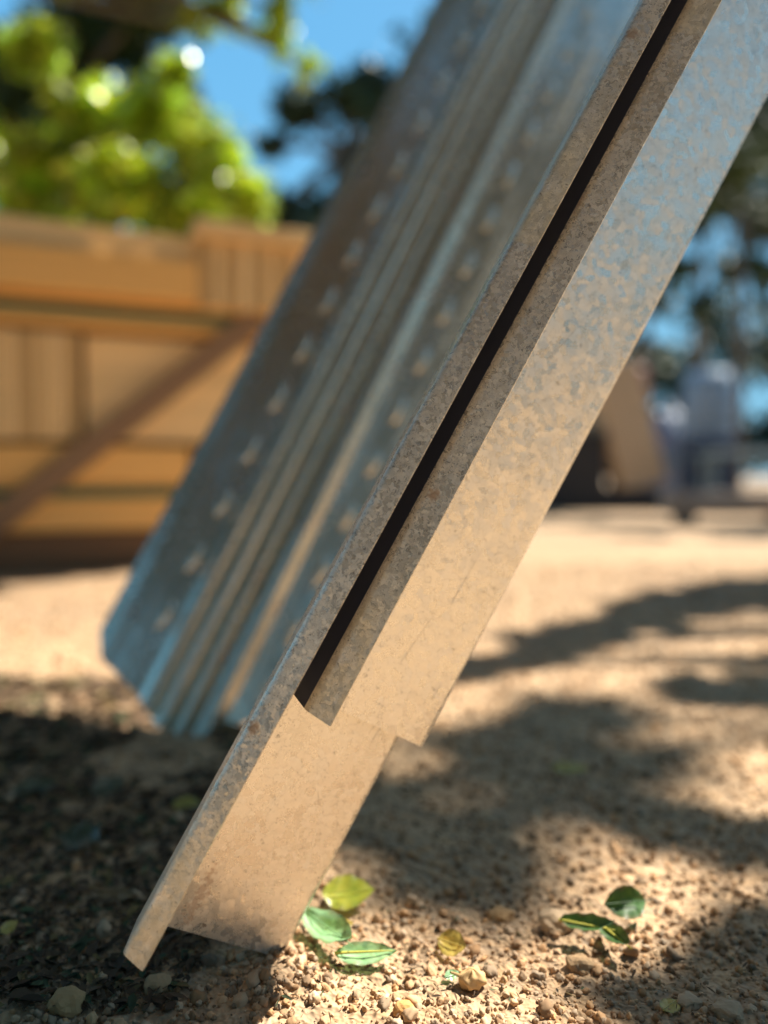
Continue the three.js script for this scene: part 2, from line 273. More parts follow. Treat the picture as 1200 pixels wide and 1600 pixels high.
// ------------------------------------------------------------------ wood
function wood(seed, r, g, b) {
  const N = 256, M = 512;
  const map = tex(N, M, (i, j) => { const x = i / N, y = j / M, n = fbm(x * 9 + 0.5 * perlin.noise(x * 2, y * 2, seed), y * 1.4, seed, 3), f = perlin.noise(x * 70, y * 5, seed + 2), v = 1 + 0.35 * n + 0.12 * f; return [toS(r * v), toS(g * v * (1 - 0.06 * n)), toS(b * v * (1 - 0.1 * n))]; }, true);
  return std({ map, roughness: 0.75, side: THREE.FrontSide });
}
const woodOrange = wood(1, 0.90, 0.53, 0.18), woodPale = wood(2, 0.92, 0.66, 0.34), woodEnd = wood(3, 0.84, 0.59, 0.29), woodEnd2 = wood(4, 0.64, 0.43, 0.20), woodBrown = wood(5, 0.27, 0.17, 0.10), woodDark = wood(6, 0.22, 0.12, 0.06);
{ // crate of sawn timber with green strapping
  const th = 22 * Math.PI / 180, O = ground(0, 895), e = V(Math.cos(th), 0, -Math.sin(th)), nf = V(Math.sin(th), 0, Math.cos(th));
  const c = thing('timber_crate', 'orange sawn timber crate with green strapping and a brown diagonal strip at left', 'timber crate', O);
  c.rotation.y = th;
  const hit = (px, py) => { const r = at(px, py, 1).sub(camera.position), k = O.clone().sub(camera.position).dot(nf) / r.dot(nf), p = camera.position.clone().addScaledVector(r, k).sub(O); return [p.dot(e), p.y]; };
  const R = rng(5);
  const bx = (name, x0, x1, y0, y1, z0, z1, mat, rot = 0) => {
    const g = new RoundedBoxGeometry(x1 - x0, y1 - y0, z1 - z0, 2, 0.006), uv = g.attributes.uv;
    const o1 = R(), o2 = R(); for (let i = 0; i < uv.count; i++) { const u = uv.getX(i) * 0.4 + o1, v = uv.getY(i) * 0.6 + o2; (x1 - x0 > y1 - y0) ? uv.setXY(i, v, u) : uv.setXY(i, u, v); }
    const m = part(name, g, mat, c); m.position.set((x0 + x1) / 2, (y0 + y1) / 2, (z0 + z1) / 2); m.rotation.z = rot; return m;
  };
  const Y = (py, px = 0) => hit(px, py)[1], X = (px, py = 600) => hit(px, py)[0];
  const L = -0.75, RR = X(520);
  bx('top_board', L, X(330), Y(385), Y(340), -0.06, 0.05, woodPale, -0.012);  // pale wood here stands in for grazing light on this board
  bx('top_beam', L, X(306), Y(455), Y(387), -0.10, 0.10, woodOrange);
  bx('rail', L, RR, Y(503), Y(458), -0.07, 0.03, woodOrange);
  // upright boards at the left
  for (let i = 0; i < 6; i++) { const a = X(-18 + 24 * i), b = X(-18 + 24 * i + 22.5); bx('upright_board', a, b, Y(686), Y(512), -0.05, 0.012 + 0.008 * R(), [woodEnd, woodPale, woodEnd2][i % 3]); }
  for (let i = 0; i < 12; i++) bx('upright_board', X(-24) - 0.055 * (i + 1), X(-24) - 0.055 * i - 0.003, Y(686), Y(512), -0.05, 0.012 + 0.008 * R(), [woodEnd, woodPale, woodEnd2][i % 3]);
  bx('side_panel', X(134), RR, Y(686), Y(512), -0.05, -0.02, woodPale);
  bx('lower_beam', L, X(292), Y(756), Y(695), -0.10, 0.02, woodOrange); bx('lower_beam', X(300), RR, Y(756), Y(695), -0.10, 0.015, woodOrange);
  bx('lower_beam', L, RR, Y(832), Y(758), -0.10, 0.012, woodOrange);
  for (const x of [-0.7, -0.2, X(180), X(420)]) bx('skid', x, x + 0.12, 0.0, Y(834), -0.7, -0.02, woodDark);
  bx('back_panel', L, RR, Y(832), Y(345), -0.8, -0.74, woodOrange);
  bx('end_panel', L - 0.05, L, Y(832), Y(345), -0.8, -0.0, woodOrange); bx('end_panel', RR, RR + 0.05, Y(832), Y(345), -0.8, 0, woodOrange);
  bx('plinth_board', L, RR, 0.004, Y(834) - 0.003, -0.02, 0.0, woodDark);
  bx('base_board', L, RR, Y(846), Y(833.5), -0.74, -0.04, woodDark);
  bx('inner_board', L, RR, Y(834), Y(345), -0.16, -0.105, woodDark);
  // corner pack of thin boards standing on end
  for (let i = 0; i < 9; i++) { const a = X(308 + 20 * i), b = X(308 + 20 * i + 18.5); bx('pack_board', a, b, Y(492, 380), Y(392, 380), -0.08, 0.085 + 0.015 * R(), [woodEnd2, woodEnd, woodEnd2, woodPale][i % 4]); }
  bx('cap_board', X(300), X(498), Y(390, 380), Y(366, 380), -0.1, 0.13, woodEnd);
  const strapM = std({ color: rgb(0.045, 0.13, 0.075), roughness: 0.4 });
  bx('strap', L, RR, Y(487), Y(468), 0.032, 0.036, strapM); bx('strap', L, RR, Y(780), Y(764), 0.0225, 0.0265, strapM);
  const a = hit(400, 500), b = hit(-30, 834), len = Math.hypot(a[0] - b[0], a[1] - b[1]);
  const br = bx('brown_strip', -len / 2, len / 2, -0.045, 0.045, 0.038, 0.062, woodBrown); br.position.set((a[0] + b[0]) / 2, (a[1] + b[1]) / 2, 0.05); br.rotation.z = Math.atan2(a[1] - b[1], a[0] - b[0]);  // brown diagonal strip laid across the crate face
}

// ------------------------------------------------------------------ trees
function leafCloud(blobs, size, seed, tint, up = 0.4) {
  const R = rng(seed), pos = [], nor = [], col = [], idx = [];
  for (const b of blobs) { const twigs = Array.from({ length: Math.max(6, Math.min(40, Math.round(b.n / 26))) }, () => { const d = V(R() - 0.5, R() - 0.5, R() - 0.5).normalize(), q = Math.pow(R(), 0.45); return { d: d.multiplyScalar(q), v: 0.55 + 0.9 * R() }; });
  for (let i = 0; i < b.n; i++) { const tw = twigs[Math.floor(R() * twigs.length)];
    const d = V(R() - 0.5, R() - 0.5, R() - 0.5).normalize(), rr = Math.pow(R(), 0.4);
    const lump = 0.75 + 0.5 * fbm(d.x * 2.2 + b.c.x, d.y * 2.2 + b.c.y, d.z * 2.2 + seed, 2) * 2;
    const e = tw.d.clone().multiplyScalar(0.86 * lump).addScaledVector(d, 0.30 * rr), p = b.c.clone().add(V(e.x * b.r, e.y * b.r * (b.sy ?? 0.85), e.z * b.r));
    if (p.y < 0.02) continue;
    const s = size * (0.6 + 0.8 * R()), a = V(R() - 0.5, (R() - 0.5) * 0.8 - 0.15, R() - 0.5).normalize();
    const n = V(R() - 0.5, R() * 0.7 + up * 0.3, R() - 0.5).normalize(), w = new THREE.Vector3().crossVectors(a, n).normalize(); n.crossVectors(w, a);
    const k = pos.length / 3, v = tw.v * (0.65 + 0.7 * R()), h = R(), fold = 0.12 * s;
    const P4 = [p.clone().addScaledVector(a, -s / 2), p.clone().addScaledVector(w, s * 0.24).addScaledVector(n, fold), p.clone().addScaledVector(a, s / 2), p.clone().addScaledVector(w, -s * 0.24).addScaledVector(n, fold)];
    for (const q of P4) { pos.push(q.x, q.y, q.z); nor.push(n.x, n.y, n.z); col.push(tint[0] * v * (0.8 + 0.5 * h), tint[1] * v, tint[2] * v * (1.2 - 0.5 * h)); }
    idx.push(k, k + 1, k + 2, k, k + 2, k + 3);
  } }
  const g = new THREE.BufferGeometry();
  g.setAttribute('position', new THREE.Float32BufferAttribute(pos, 3)); g.setAttribute('normal', new THREE.Float32BufferAttribute(nor, 3)); g.setAttribute('color', new THREE.Float32BufferAttribute(col, 3)); g.setIndex(idx);
  return g;
}
const leafM = new THREE.MeshPhysicalMaterial({ vertexColors: true, roughness: 0.36, transmission: 0.55, thickness: 0, side: THREE.DoubleSide });
const canopyM = std({ vertexColors: true, roughness: 0.6 });
const barkM = std({ map: tex(128, 512, (i, j) => { const v = 1 + 0.6 * fbm(i / 128 * 12, j / 512 * 9, 3, 4); return [toS(0.15 * v), toS(0.115 * v), toS(0.085 * v)]; }, true), roughness: 0.95 });
function limb(a, b, r0, r1, sag = 0.1, seed = 1) {
  const R = rng(seed), mid = a.clone().lerp(b, 0.5).add(V((R() - 0.5) * sag, R() * sag, (R() - 0.5) * sag).multiplyScalar(a.distanceTo(b)));
  const cv = new THREE.QuadraticBezierCurve3(a, mid, b), n = 10, g = new THREE.TubeGeometry(cv, n, 1, 8), p = g.attributes.position, c = new THREE.Vector3();
  for (let i = 0; i <= n; i++) { cv.getPointAt(i / n, c); const r = lerp(r0, r1, i / n); for (let j = 0; j <= 8; j++) { const k = i * 9 + j; p.setXYZ(k, c.x + (p.getX(k) - c.x) * r, c.y + (p.getY(k) - c.y) * r, c.z + (p.getZ(k) - c.z) * r); } }
  g.computeVertexNormals(); return g;
}
function tree(name, label, category, base, r0, blobs, size, tint, seed, opt = {}) {
  const t = thing(name, label, category, base, opt.group);
  const B = blobs.map(b => ({ ...b, c: b.c.clone().sub(base) }));
  const top = new THREE.Vector3(); B.forEach(b => top.add(b.c)); top.divideScalar(B.length); top.x *= 0.55; top.z *= 0.55; if (opt.fork) top.copy(opt.fork).sub(base);
  part('trunk', limb(V(0, -0.05, 0), top, r0, r0 * 0.6, 0.06, seed), barkM, t);
  if (opt.limbs !== false) part('limb', mergeGeometries(B.map((b, i) => limb(top, b.c, r0 * 0.5, r0 * 0.12, 0.12, seed + i))), barkM, t);
  part('crown', leafCloud(B, size, seed, tint, opt.up), opt.mat || leafM, t);
  return t;
}
const bl = (px, py, t, rpx, n, sy) => ({ c: at(px, py, t), r: rpx / F * t, n, sy });
const onGround = (px, t) => { const p = at(px, 745, t); p.y = 0; return p; };
tree('leafy_bush', 'bright green sunlit leafy bush rising behind the timber crate', 'bush', onGround(180, 5.2), 0.06,
  [bl(60, 80, 4.9, 70, 744), bl(140, 190, 5, 85, 1023), bl(255, 190, 5.1, 75, 930), bl(325, 250, 5, 80, 1209), bl(380, 310, 4.9, 60, 930), bl(200, 300, 4.8, 95, 1581), bl(70, 270, 5, 85, 837), bl(40, 350, 4.9, 80, 837), bl(290, 350, 4.8, 85, 1395), bl(120, 420, 5, 130, 1209), bl(330, 450, 5, 120, 1209), bl(275, 120, 5.1, 45, 390), bl(-60, 240, 5, 120, 651)], 0.115, [0.60, 0.74, 0.09], 11);
tree('overhanging_tree', 'tree with yellow-green leaf sprays hanging into the top left of the sky', 'tree', onGround(-260, 7), 0.16,
  [bl(350, 15, 6.2, 50, 300), bl(430, 60, 6, 45, 300), bl(480, 105, 6, 34, 180), bl(430, 10, 6, 45, 260), bl(300, 40, 6.2, 40, 200), bl(480, -60, 6, 80, 260), bl(230, -60, 6.2, 100, 260), bl(60, -80, 6.3, 110, 300), bl(-120, 0, 6.5, 140, 420), bl(620, -90, 6, 70, 160)], 0.10, [0.5, 0.62, 0.06], 23, { fork: at(-60, -60, 6.8) });
tree('dark_tree', 'dark green dense tree standing behind the bright bush', 'tree', onGround(60, 9.5), 0.2,
  [bl(20, 120, 9, 140, 3300), bl(160, 60, 9.4, 110, 2550), bl(235, 10, 9, 75, 1350), bl(120, 260, 9.4, 170, 3300), bl(300, 330, 9.6, 110, 2400), bl(-120, 160, 9, 180, 2250), bl(255, 170, 9.5, 75, 1500)], 0.17, [0.035, 0.075, 0.022], 31, { mat: canopyM });
tree('shady_tree', 'blue-green shady tree between the sky gaps, left of the leaning steel', 'tree', onGround(560, 12), 0.22,
  [bl(470, 170, 12, 60, 900), bl(560, 150, 12, 80, 1500), bl(640, 200, 12, 120, 2000), bl(585, 290, 12, 85, 1500), bl(440, 340, 12.4, 60, 900), bl(520, 350, 12.2, 85, 1400), bl(700, 90, 12, 110, 1500), bl(425, 225, 12.3, 35, 400), bl(360, 420, 12.3, 90, 900)], 0.2, [0.045, 0.085, 0.045], 41, { mat: canopyM });

// ------------------------------------------------------------------ right-hand background: hazy trees with bare trunks
{
  const spots = [[1010, 13, 0.10, 'slim hazy tree just right of the leaning purlins'], [1085, 16, 0.16, 'hazy tree with a dark trunk above the pale blue tub'], [1150, 14, 0.12, 'hazy tree second from the right edge, in the blurred background'], [1235, 15, 0.14, 'hazy tree at the far right edge of the yard'], [900, 18, 0.2, 'hazy tree mostly hidden behind the leaning purlins']];
  spots.forEach(([px, t, r, label], i) => tree('yard_tree', label, 'tree', onGround(px, t), r,
    [bl(px - 30, 300 + 40 * (i % 2), t, 75, 900), bl(px + 40, 210, t, 90, 1100), bl(px - 20, 100, t, 110, 1300), bl(px + 20, -60, t, 150, 1500), bl(px + 50, 420, t, 50, 300), bl(px - 50, 480, t, 45, 240)], 0.22, [0.05, 0.09, 0.04], 60 + i, { mat: canopyM, fork: at(px + 10, 260, t) }));
  const far = tree('woodland', 'far woodland closing the view behind the yard', 'woodland', V(0, 0, -26), 0.3,
    Array.from({ length: 52 }, (_, i) => bl(-300 + 72 * (i % 26), i < 26 ? 560 + 40 * Math.sin(i * 2.1) : 690, 26 + 2 * Math.sin(i), 95 + 25 * Math.sin(i * 1.7), 700)), 0.42, [0.045, 0.08, 0.045], 77, { limbs: false, mat: canopyM });
  far.userData.kind = 'stuff';
}

{ // trees mirrored in the steel, plus unseen foliage added to block sky light
  const spots = [[-3.6, 5.5, 5.4, 'tall tree behind the viewer at left, seen only mirrored in the steel'], [0.8, 7.0, 6.6, 'tall tree straight behind the viewer, seen only mirrored in the steel'], [5.2, 6.5, 5.6, 'tall tree behind the viewer at right, seen only mirrored in the steel'], [-7.0, 0.5, 5.2, 'tall tree to the left of the view, out of the picture'], [-6.2, -3.4, 5.6, 'unseen tree left of the timber crate, added to hide blue sky from the steel'], [-7.5, 4.5, 5.6, 'unseen tree behind the viewer at the far left, added to hide blue sky from the steel'], [8.2, -2.6, 5.2, 'unseen tree to the right of the view, added to cut sky light'], [8.4, 1.6, 5.4, 'unseen tree right of the viewer, added to cut sky light'], [9.2, -7.2, 5.6, 'unseen tree beyond the right edge of the view, added to cut sky light']];  // side trees added out of view to cut blue sky light
  { const R = rng(55), B = []; for (let i = 0; i < 45; i++) B.push({ c: V(-10.5 + 1.6 * (i % 15) + (R() - 0.5), 1.2 + 1.7 * Math.floor(i / 15) + 0.6 * R(), 9.6 + R()), r: 1.5, n: 560 }); for (let i = 0; i < 8; i++) B.push({ c: V(-10.5 + R(), 1.1 + 0.6 * R(), -2.5 + 1.6 * i), r: 1.5, n: 520 }, { c: V(12 + R(), 1.1 + 0.6 * R(), -4 + 1.8 * i), r: 1.5, n: 520 });
    tree('unseen_hedge', 'tall hedge added around the yard out of sight to hide low sky', 'unseen_hedge', V(0, 0, 10.5), 0.1, B, 0.3, [0.06, 0.09, 0.03], 345, { mat: canopyM, limbs: false }); }  // unseen foliage row added to keep low sky out of the steel
  { const R = rng(71), B = []; for (let i = 0; i < 6; i++) for (let j = 0; j < 8; j++) B.push({ c: V(-7.6 + 1.75 * i + (R() - 0.5) * 0.7, 4.9 + 1.1 * R(), -4.3 + 1.75 * j + (R() - 0.5) * 0.7), r: 1.05 + 0.3 * R(), n: 760, sy: 0.6 }); for (let i = 0; i < 4; i++) for (let j = 0; j < 2; j++) B.push({ c: V(-6.1 + 1.7 * i + (R() - 0.5) * 0.5, 6.6 + 0.5 * j, -5.8 - 1.7 * j), r: 1.05, n: 760, sy: 0.55 }); for (let i = 0; i < 4; i++) for (let j = 0; j < 4; j++) B.push({ c: V(2.6 + 1.7 * i + (R() - 0.5) * 0.6, 5.2 + 0.9 * R(), 1.9 + 1.7 * j + (R() - 0.5) * 0.6), r: 1.05, n: 480, sy: 0.6 }); tree('added_canopy', 'unseen canopy added above and behind the viewer to block sky light', 'tree', V(-3.6, 0, 3.2), 0.28, B, 0.28, [0.06, 0.10, 0.03], 333, { mat: canopyM }); }  // overhead foliage added out of view to block sky light
  spots.forEach(([x, z, h, label], i) => { const R = rng(400 + i); tree('unseen_tree', label, 'tree', V(x, 0, z), 0.18, Array.from({ length: 9 }, (_, q) => ({ c: V(x + (R() - 0.5) * 3.4, 1.4 + (h - 1) * R() + (q % 3) * 0.5, z + (R() - 0.5) * 3), r: 0.9 + 0.5 * R(), n: 420 })), 0.26, [0.06, 0.10, 0.03], 300 + i, { mat: canopyM }); });
}

// ------------------------------------------------------------------ right-hand background: things in the yard
{
  const base = ground(905, 800);
  const box = thing('dark_box', 'dark wooden box in shadow right of the purlins, under the leaning slab', 'box', base);
  const s = base.distanceTo(camera.position) / F; // metres per pixel there
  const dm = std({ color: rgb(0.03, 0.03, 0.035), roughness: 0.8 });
  const bb = (o, n, w, h, d, x, y, z, m, rz = 0, ry = 0) => { const g = new RoundedBoxGeometry(w * s, h * s, d * s, 3, 3 * s), q = part(n, g, m, o); q.position.set(x * s, y * s, z * s); q.rotation.set(0, ry, rz); return q; };
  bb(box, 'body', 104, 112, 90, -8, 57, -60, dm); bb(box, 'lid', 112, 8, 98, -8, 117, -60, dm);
  const slab = thing('leaning_slab', 'tan timber slab leaning left against the dark box', 'slab', ground(985, 797));
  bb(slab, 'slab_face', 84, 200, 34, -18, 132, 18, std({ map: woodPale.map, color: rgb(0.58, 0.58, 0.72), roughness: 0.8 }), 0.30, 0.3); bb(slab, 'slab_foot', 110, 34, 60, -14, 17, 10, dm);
  const barrel = thing('red_barrel', 'dull red barrel just above the leaning slab', 'barrel', onGround(986, 9));
  const s9 = 9 / F, prof = [[0, 0], [20, 0], [23, 60], [24, 130], [22, 205], [20, 212], [0, 212]].map(([x, y]) => new THREE.Vector2(x * s9, y * s9));
  part('barrel_body', new THREE.LatheGeometry(prof, 28), std({ color: rgb(0.36, 0.10, 0.08), roughness: 0.6 }), barrel);
  for (const y of [60, 130, 195]) { const r = part('hoop', new THREE.TorusGeometry(23.5 * s9, 1.6 * s9, 6, 28), std({ color: rgb(0.18, 0.07, 0.06), roughness: 0.5 }), barrel); r.rotation.x = Math.PI / 2; r.position.y = y * s9; }
  const tub = thing('pale_blue_tub', 'pale blue rounded tub among the blurred things at right', 'tub', onGround(1105, 8.2));
  const s8 = 8.2 / F, tp = [[0, 0], [34, 0], [40, 150], [38, 190], [30, 212], [0, 216]].map(([x, y]) => new THREE.Vector2(x * s8, y * s8));
  part('tub_body', new THREE.LatheGeometry(tp, 28), std({ color: rgb(0.24, 0.33, 0.44), roughness: 0.5 }), tub);
  { const r = part('tub_rim', new THREE.TorusGeometry(40 * s8, 2.5 * s8, 8, 28), std({ color: rgb(0.3, 0.42, 0.6), roughness: 0.5 }), tub); r.rotation.x = Math.PI / 2; r.position.y = 160 * s8; }
  const crate = thing('navy_crate', 'navy slatted crate in front of the pale blue tub', 'crate', onGround(1105, 7.6));
  const s7 = 7.6 / F, nm = std({ color: rgb(0.03, 0.05, 0.10), roughness: 0.7 });
  for (let i = 0; i < 4; i++) { const q = part('slat', new RoundedBoxGeometry(74 * s7, 22 * s7, 4 * s7, 2, s7), nm, crate); q.position.set(0, (22 + 27 * i) * s7, 20 * s7); const q2 = part('slat', q.geometry, nm, crate); q2.position.set(0, (22 + 27 * i) * s7, -20 * s7); }
  for (const x of [-34, 34]) { const q = part('side', new RoundedBoxGeometry(5 * s7, 116 * s7, 36 * s7, 2, s7), nm, crate); q.position.set(x * s7, 58 * s7, 0); }
  const tarp = thing('covered_heap', 'lavender grey tarpaulin heap between slab and tub', 'tarpaulin', onGround(1042, 9.6));
  const tg = new THREE.SphereGeometry(1, 32, 20, 0, Math.PI * 2, 0, Math.PI / 2), tpz = tg.attributes.position, sT = 9.6 / F;
  for (let i = 0; i < tpz.count; i++) { const x = tpz.getX(i), y = tpz.getY(i), z = tpz.getZ(i), n = 1 + 0.25 * fbm(x * 2, y * 2, z * 2 + 4, 3); tpz.setXYZ(i, x * 48 * sT * n, y * 150 * sT * n, z * 40 * sT * n); }
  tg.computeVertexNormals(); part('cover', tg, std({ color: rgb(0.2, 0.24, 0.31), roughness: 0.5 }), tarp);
  { const r = part('cord', new THREE.TorusGeometry(42 * sT, 2 * sT, 6, 24), std({ color: rgb(0.1, 0.3, 0.3), roughness: 0.6 }), tarp); r.rotation.x = Math.PI / 2; r.position.y = 70 * sT; r.scale.set(1.1, 0.95, 1); }
  const bench = thing('low_bench', 'low pale blue bench at the right edge of the yard', 'bench', onGround(1175, 7));
  const sb = 7 / F, bm = std({ color: rgb(0.16, 0.24, 0.30), roughness: 0.6 });
  for (let i = 0; i < 3; i++) { const q = part('seat_board', new RoundedBoxGeometry(160 * sb, 8 * sb, 18 * sb, 2, 1.5 * sb), bm, bench); q.position.set(0, 92 * sb, (i - 1) * 20 * sb); }
  for (const x of [-68, 68]) for (const z of [-20, 20]) { const q = part('leg', new RoundedBoxGeometry(8 * sb, 88 * sb, 8 * sb, 2, sb), bm, bench); q.position.set(x * sb, 44 * sb, z * sb); }
  const slp = thing('timber_sleeper', 'weathered timber sleeper lying on the ground at the far right', 'sleeper', onGround(1150, 5.6));
  const ss = 5.6 / F; { const q = part('sleeper_body', new RoundedBoxGeometry(230 * ss, 34 * ss, 40 * ss, 3, 3 * ss), wood(9, 0.34, 0.28, 0.24), slp); q.position.y = 30 * ss; q.rotation.y = 0.06; for (const x of [-80, 70]) { const f = part('bearer', new RoundedBoxGeometry(22 * ss, 15 * ss, 44 * ss, 2, 2 * ss), woodDark, slp); f.position.set(x * ss, 6 * ss, 0); } }
}

// ------------------------------------------------------------------ the tree that shades the yard: out of the picture to the right, towards the sun
{
  const lift = (px, py, h, rm, n, sy = 0.5) => { const p = ground(px, py); return { c: p.addScaledVector(SUN, h / SUN.y), r: rm, n, sy }; };
  const soft = [[720, 1190, 0.28, 2050], [620, 1230, 0.13, 2300], [860, 1240, 0.15, 2300], [760, 1330, 0.10, 3600], [930, 1130, 0.26, 2200], [1040, 1210, 0.09, 3200], [650, 1385, 0.06, 6000], [790, 1400, 0.06, 6000], [560, 1290, 0.07, 5000]].map(([x, y, r, k]) => lift(x, y, 6.6, r, Math.round(k * r * r) + 20, 0.8));
  const dd = (r, k) => Math.round(k * r * r) + 30;
  const blobs = [...soft, ...[[1150, 1075, 0.20, 9000], [1040, 1290, 0.09, 6000], [1180, 1320, 0.06, 14000], [1130, 1585, 0.085, 16000], [1300, 1510, 0.14, 9000],
    [1230, 918, 0.34, 12000], [1100, 940, 0.26, 11000], [980, 970, 0.19, 11000], [870, 1003, 0.13, 11000], [775, 1038, 0.08, 14000], [1165, 930, 0.3, 10000], [1030, 955, 0.2, 10000], [925, 986, 0.15, 10000], [825, 1020, 0.10, 12000], [735, 1052, 0.06, 16000], [1290, 915, 0.34, 10000]].map(([x, y, r, k]) => lift(x, y, 3.3, r, dd(r, k))),
    lift(1000, 795, 4.2, 1.5, 3200), lift(1300, 800, 4.4, 1.6, 3200), lift(1000, 818, 3.4, 0.6, 1500), lift(1150, 824, 3.4, 0.6, 1500), lift(1290, 832, 3.4, 0.6, 1400), lift(900, 822, 3.4, 0.4, 700), lift(1010, 838, 3.3, 0.28, 400), lift(1150, 842, 3.3, 0.28, 400), lift(830, 806, 3.6, 0.7, 1500),
    ...[[100, 1225, 0.20], [-150, 1210, 0.30], [-120, 1350, 0.25], [275, 1250, 0.10], [60, 1430, 0.16], [205, 1530, 0.07], [245, 1420, 0.08], [100, 1590, 0.10], [330, 1200, 0.09]].map(([x, y, r]) => lift(x, y, 2.6, r, Math.round(34000 * r * r) + 120))];
  const t = tree('shade_tree', 'tall tree standing outside the view whose boughs dapple the ground', 'tree', V(4.6, 0, -2.4), 0.2, blobs, 0.085, [0.05, 0.09, 0.02], 91, { mat: canopyM, fork: V(4.4, 3.0, -2.6), limbs: false });
  const g = [], b0 = V(-0.2, 3.0, -0.2);
  for (const q of [0, 4, 9, 12, 14, 16, 18, 20, 22]) g.push(limb(b0, blobs[q].c.clone().sub(t.position), 0.07, 0.012, 0.08, q + 3));
  g.push(limb(lift(1300, 975, 3.3, 1, 1).c.sub(t.position), lift(950, 1008, 3.1, 1, 1).c.sub(t.position), 0.05, 0.02, 0.04, 14));
  part('bough', mergeGeometries(g), barkM, t);
}

// ------------------------------------------------------------------ gravel (nobody could count it) and fallen leaves
{
  const R = rng(3), N = 64000, g = mergeVertices(new THREE.IcosahedronGeometry(1, 2).deleteAttribute('uv').deleteAttribute('normal')), p = g.attributes.position;
  for (let i = 0; i < p.count; i++) { const v = V(p.getX(i), p.getY(i), p.getZ(i)), n = 1 + 0.55 * perlin.noise(v.x * 1.6 + 3, v.y * 1.6, v.z * 1.6) + 0.3 * perlin.noise(v.x * 3.7, v.y * 3.7 + 2, v.z * 3.7); v.multiplyScalar(n); p.setXYZ(i, v.x, v.y * 0.72, v.z * 0.85); }
  g.computeVertexNormals();
  const im = new THREE.InstancedMesh(g, std({ color: 0xffffff, roughness: 0.95, side: THREE.FrontSide }), N), M = new THREE.Matrix4(), q = new THREE.Quaternion(), E = new THREE.Euler(), C = new THREE.Color();
  for (let i = 0; i < N; i++) {
    let z = -0.34 - 2.6 * Math.pow(R(), 1.9), x = (R() * 2 - 1) * (0.12 - z * 0.62); if (i < 260) { const a = R() * 6.283, d = 0.035 * Math.sqrt(R()); x = -0.072 + d * Math.cos(a); z = -0.500 + d * Math.sin(a); } const clump = fbm(x * 9, z * 9, 8, 3);
    let s = 0.0006 + 0.0026 * Math.pow(R(), 3); if (i > 260 && R() < 0.022 + 0.05 * clump) s = 0.0026 + 0.0032 * R();
    s *= 1 + 0.3 * Math.max(0, -z - 0.6);
    E.set(R() * 6.3, R() * 6.3, R() * 6.3); q.setFromEuler(E);
    M.compose(V(x, rockyH(x, z) + s * (0.1 + 0.3 * R()), z), q, V(s * (0.8 + 0.5 * R()), s, s * (0.8 + 0.5 * R()))); im.setMatrixAt(i, M);
    const v = 0.45 + 0.95 * R(), h = R(); C.setRGB((0.43 + 0.05 * h) * v, (0.268 + 0.05 * (1 - h)) * v, (0.12 + 0.09 * (1 - h)) * v); im.setColorAt(i, C);
  }
  im.name = 'gravel'; im.userData = { kind: 'stuff', label: 'small loose stones and grit strewn over the tan ground', category: 'gravel' }; im.castShadow = im.receiveShadow = true; scene.add(im);
}
{ // leaf litter, made dark and dense on the left to deepen the shade
  const R = rng(12), pos = [], col = [], idx = [];
  for (let i = 0; i < 5900; i++) {
    const far = i >= 5200, g = far ? ground(430 + 800 * R(), 1080 + 520 * R()) : ground(-260 + 640 * R(), 1062 + 520 * Math.pow(R(), 1.5)), x = g.x, z = g.z; if (!far && x > -0.13 - 0.12 * (z + 0.5)) continue;
    if (fbm(x * 5, z * 5, 3, 3) < -0.3) continue;
    const L = (far ? 0.5 : 1) * (0.007 + 0.016 * R() * R()) * Math.max(1, -z * 1.7), w = L * (far ? 0.08 + 0.2 * R() : 0.25 + 0.3 * R()), a = R() * 6.283, tl = (R() - 0.5) * 0.9, y = rockyH(x, z) + 0.002 + 0.003 * R(), k = pos.length / 3, u = V(Math.cos(a), tl, Math.sin(a)).normalize(), v = V(-Math.sin(a), (R() - 0.5) * 0.8, Math.cos(a)).normalize(), c = V(x, y, z), cu = L * 0.15 * R();
    for (const [p, q, h] of [[-1, 0, 0], [-0.3, 1, cu], [0.4, 0.8, cu], [1, 0, 0], [0.4, -0.8, cu], [-0.3, -1, cu], [0, 0, -cu * 0.3]]) { const P = c.clone().addScaledVector(u, p * L / 2).addScaledVector(v, q * w / 2); pos.push(P.x, P.y + h, P.z); }
    for (let q = 0; q < 6; q++) idx.push(k + 6, k + q, k + (q + 1) % 6);
    const h = R(), b = 0.5 + 0.8 * R(), cc = h < 0.72 ? [0.10, 0.058, 0.028] : h < 0.9 ? [0.055, 0.075, 0.03] : [0.2, 0.14, 0.05]; for (let q = 0; q < 7; q++) col.push(cc[0] * b, cc[1] * b, cc[2] * b);
  }
  const g = new THREE.BufferGeometry(); g.setAttribute('position', new THREE.Float32BufferAttribute(pos, 3)); g.setAttribute('color', new THREE.Float32BufferAttribute(col, 3)); g.setIndex(idx); g.computeVertexNormals();
  const m = new THREE.Mesh(g, std({ vertexColors: true, roughness: 0.9 })); m.name = 'leaf_litter'; m.userData = { kind: 'stuff', label: 'small dry leaf litter on the ground, dark and thickened at left to deepen the shade', category: 'leaf litter' }; m.castShadow = m.receiveShadow = true; scene.add(m);
}
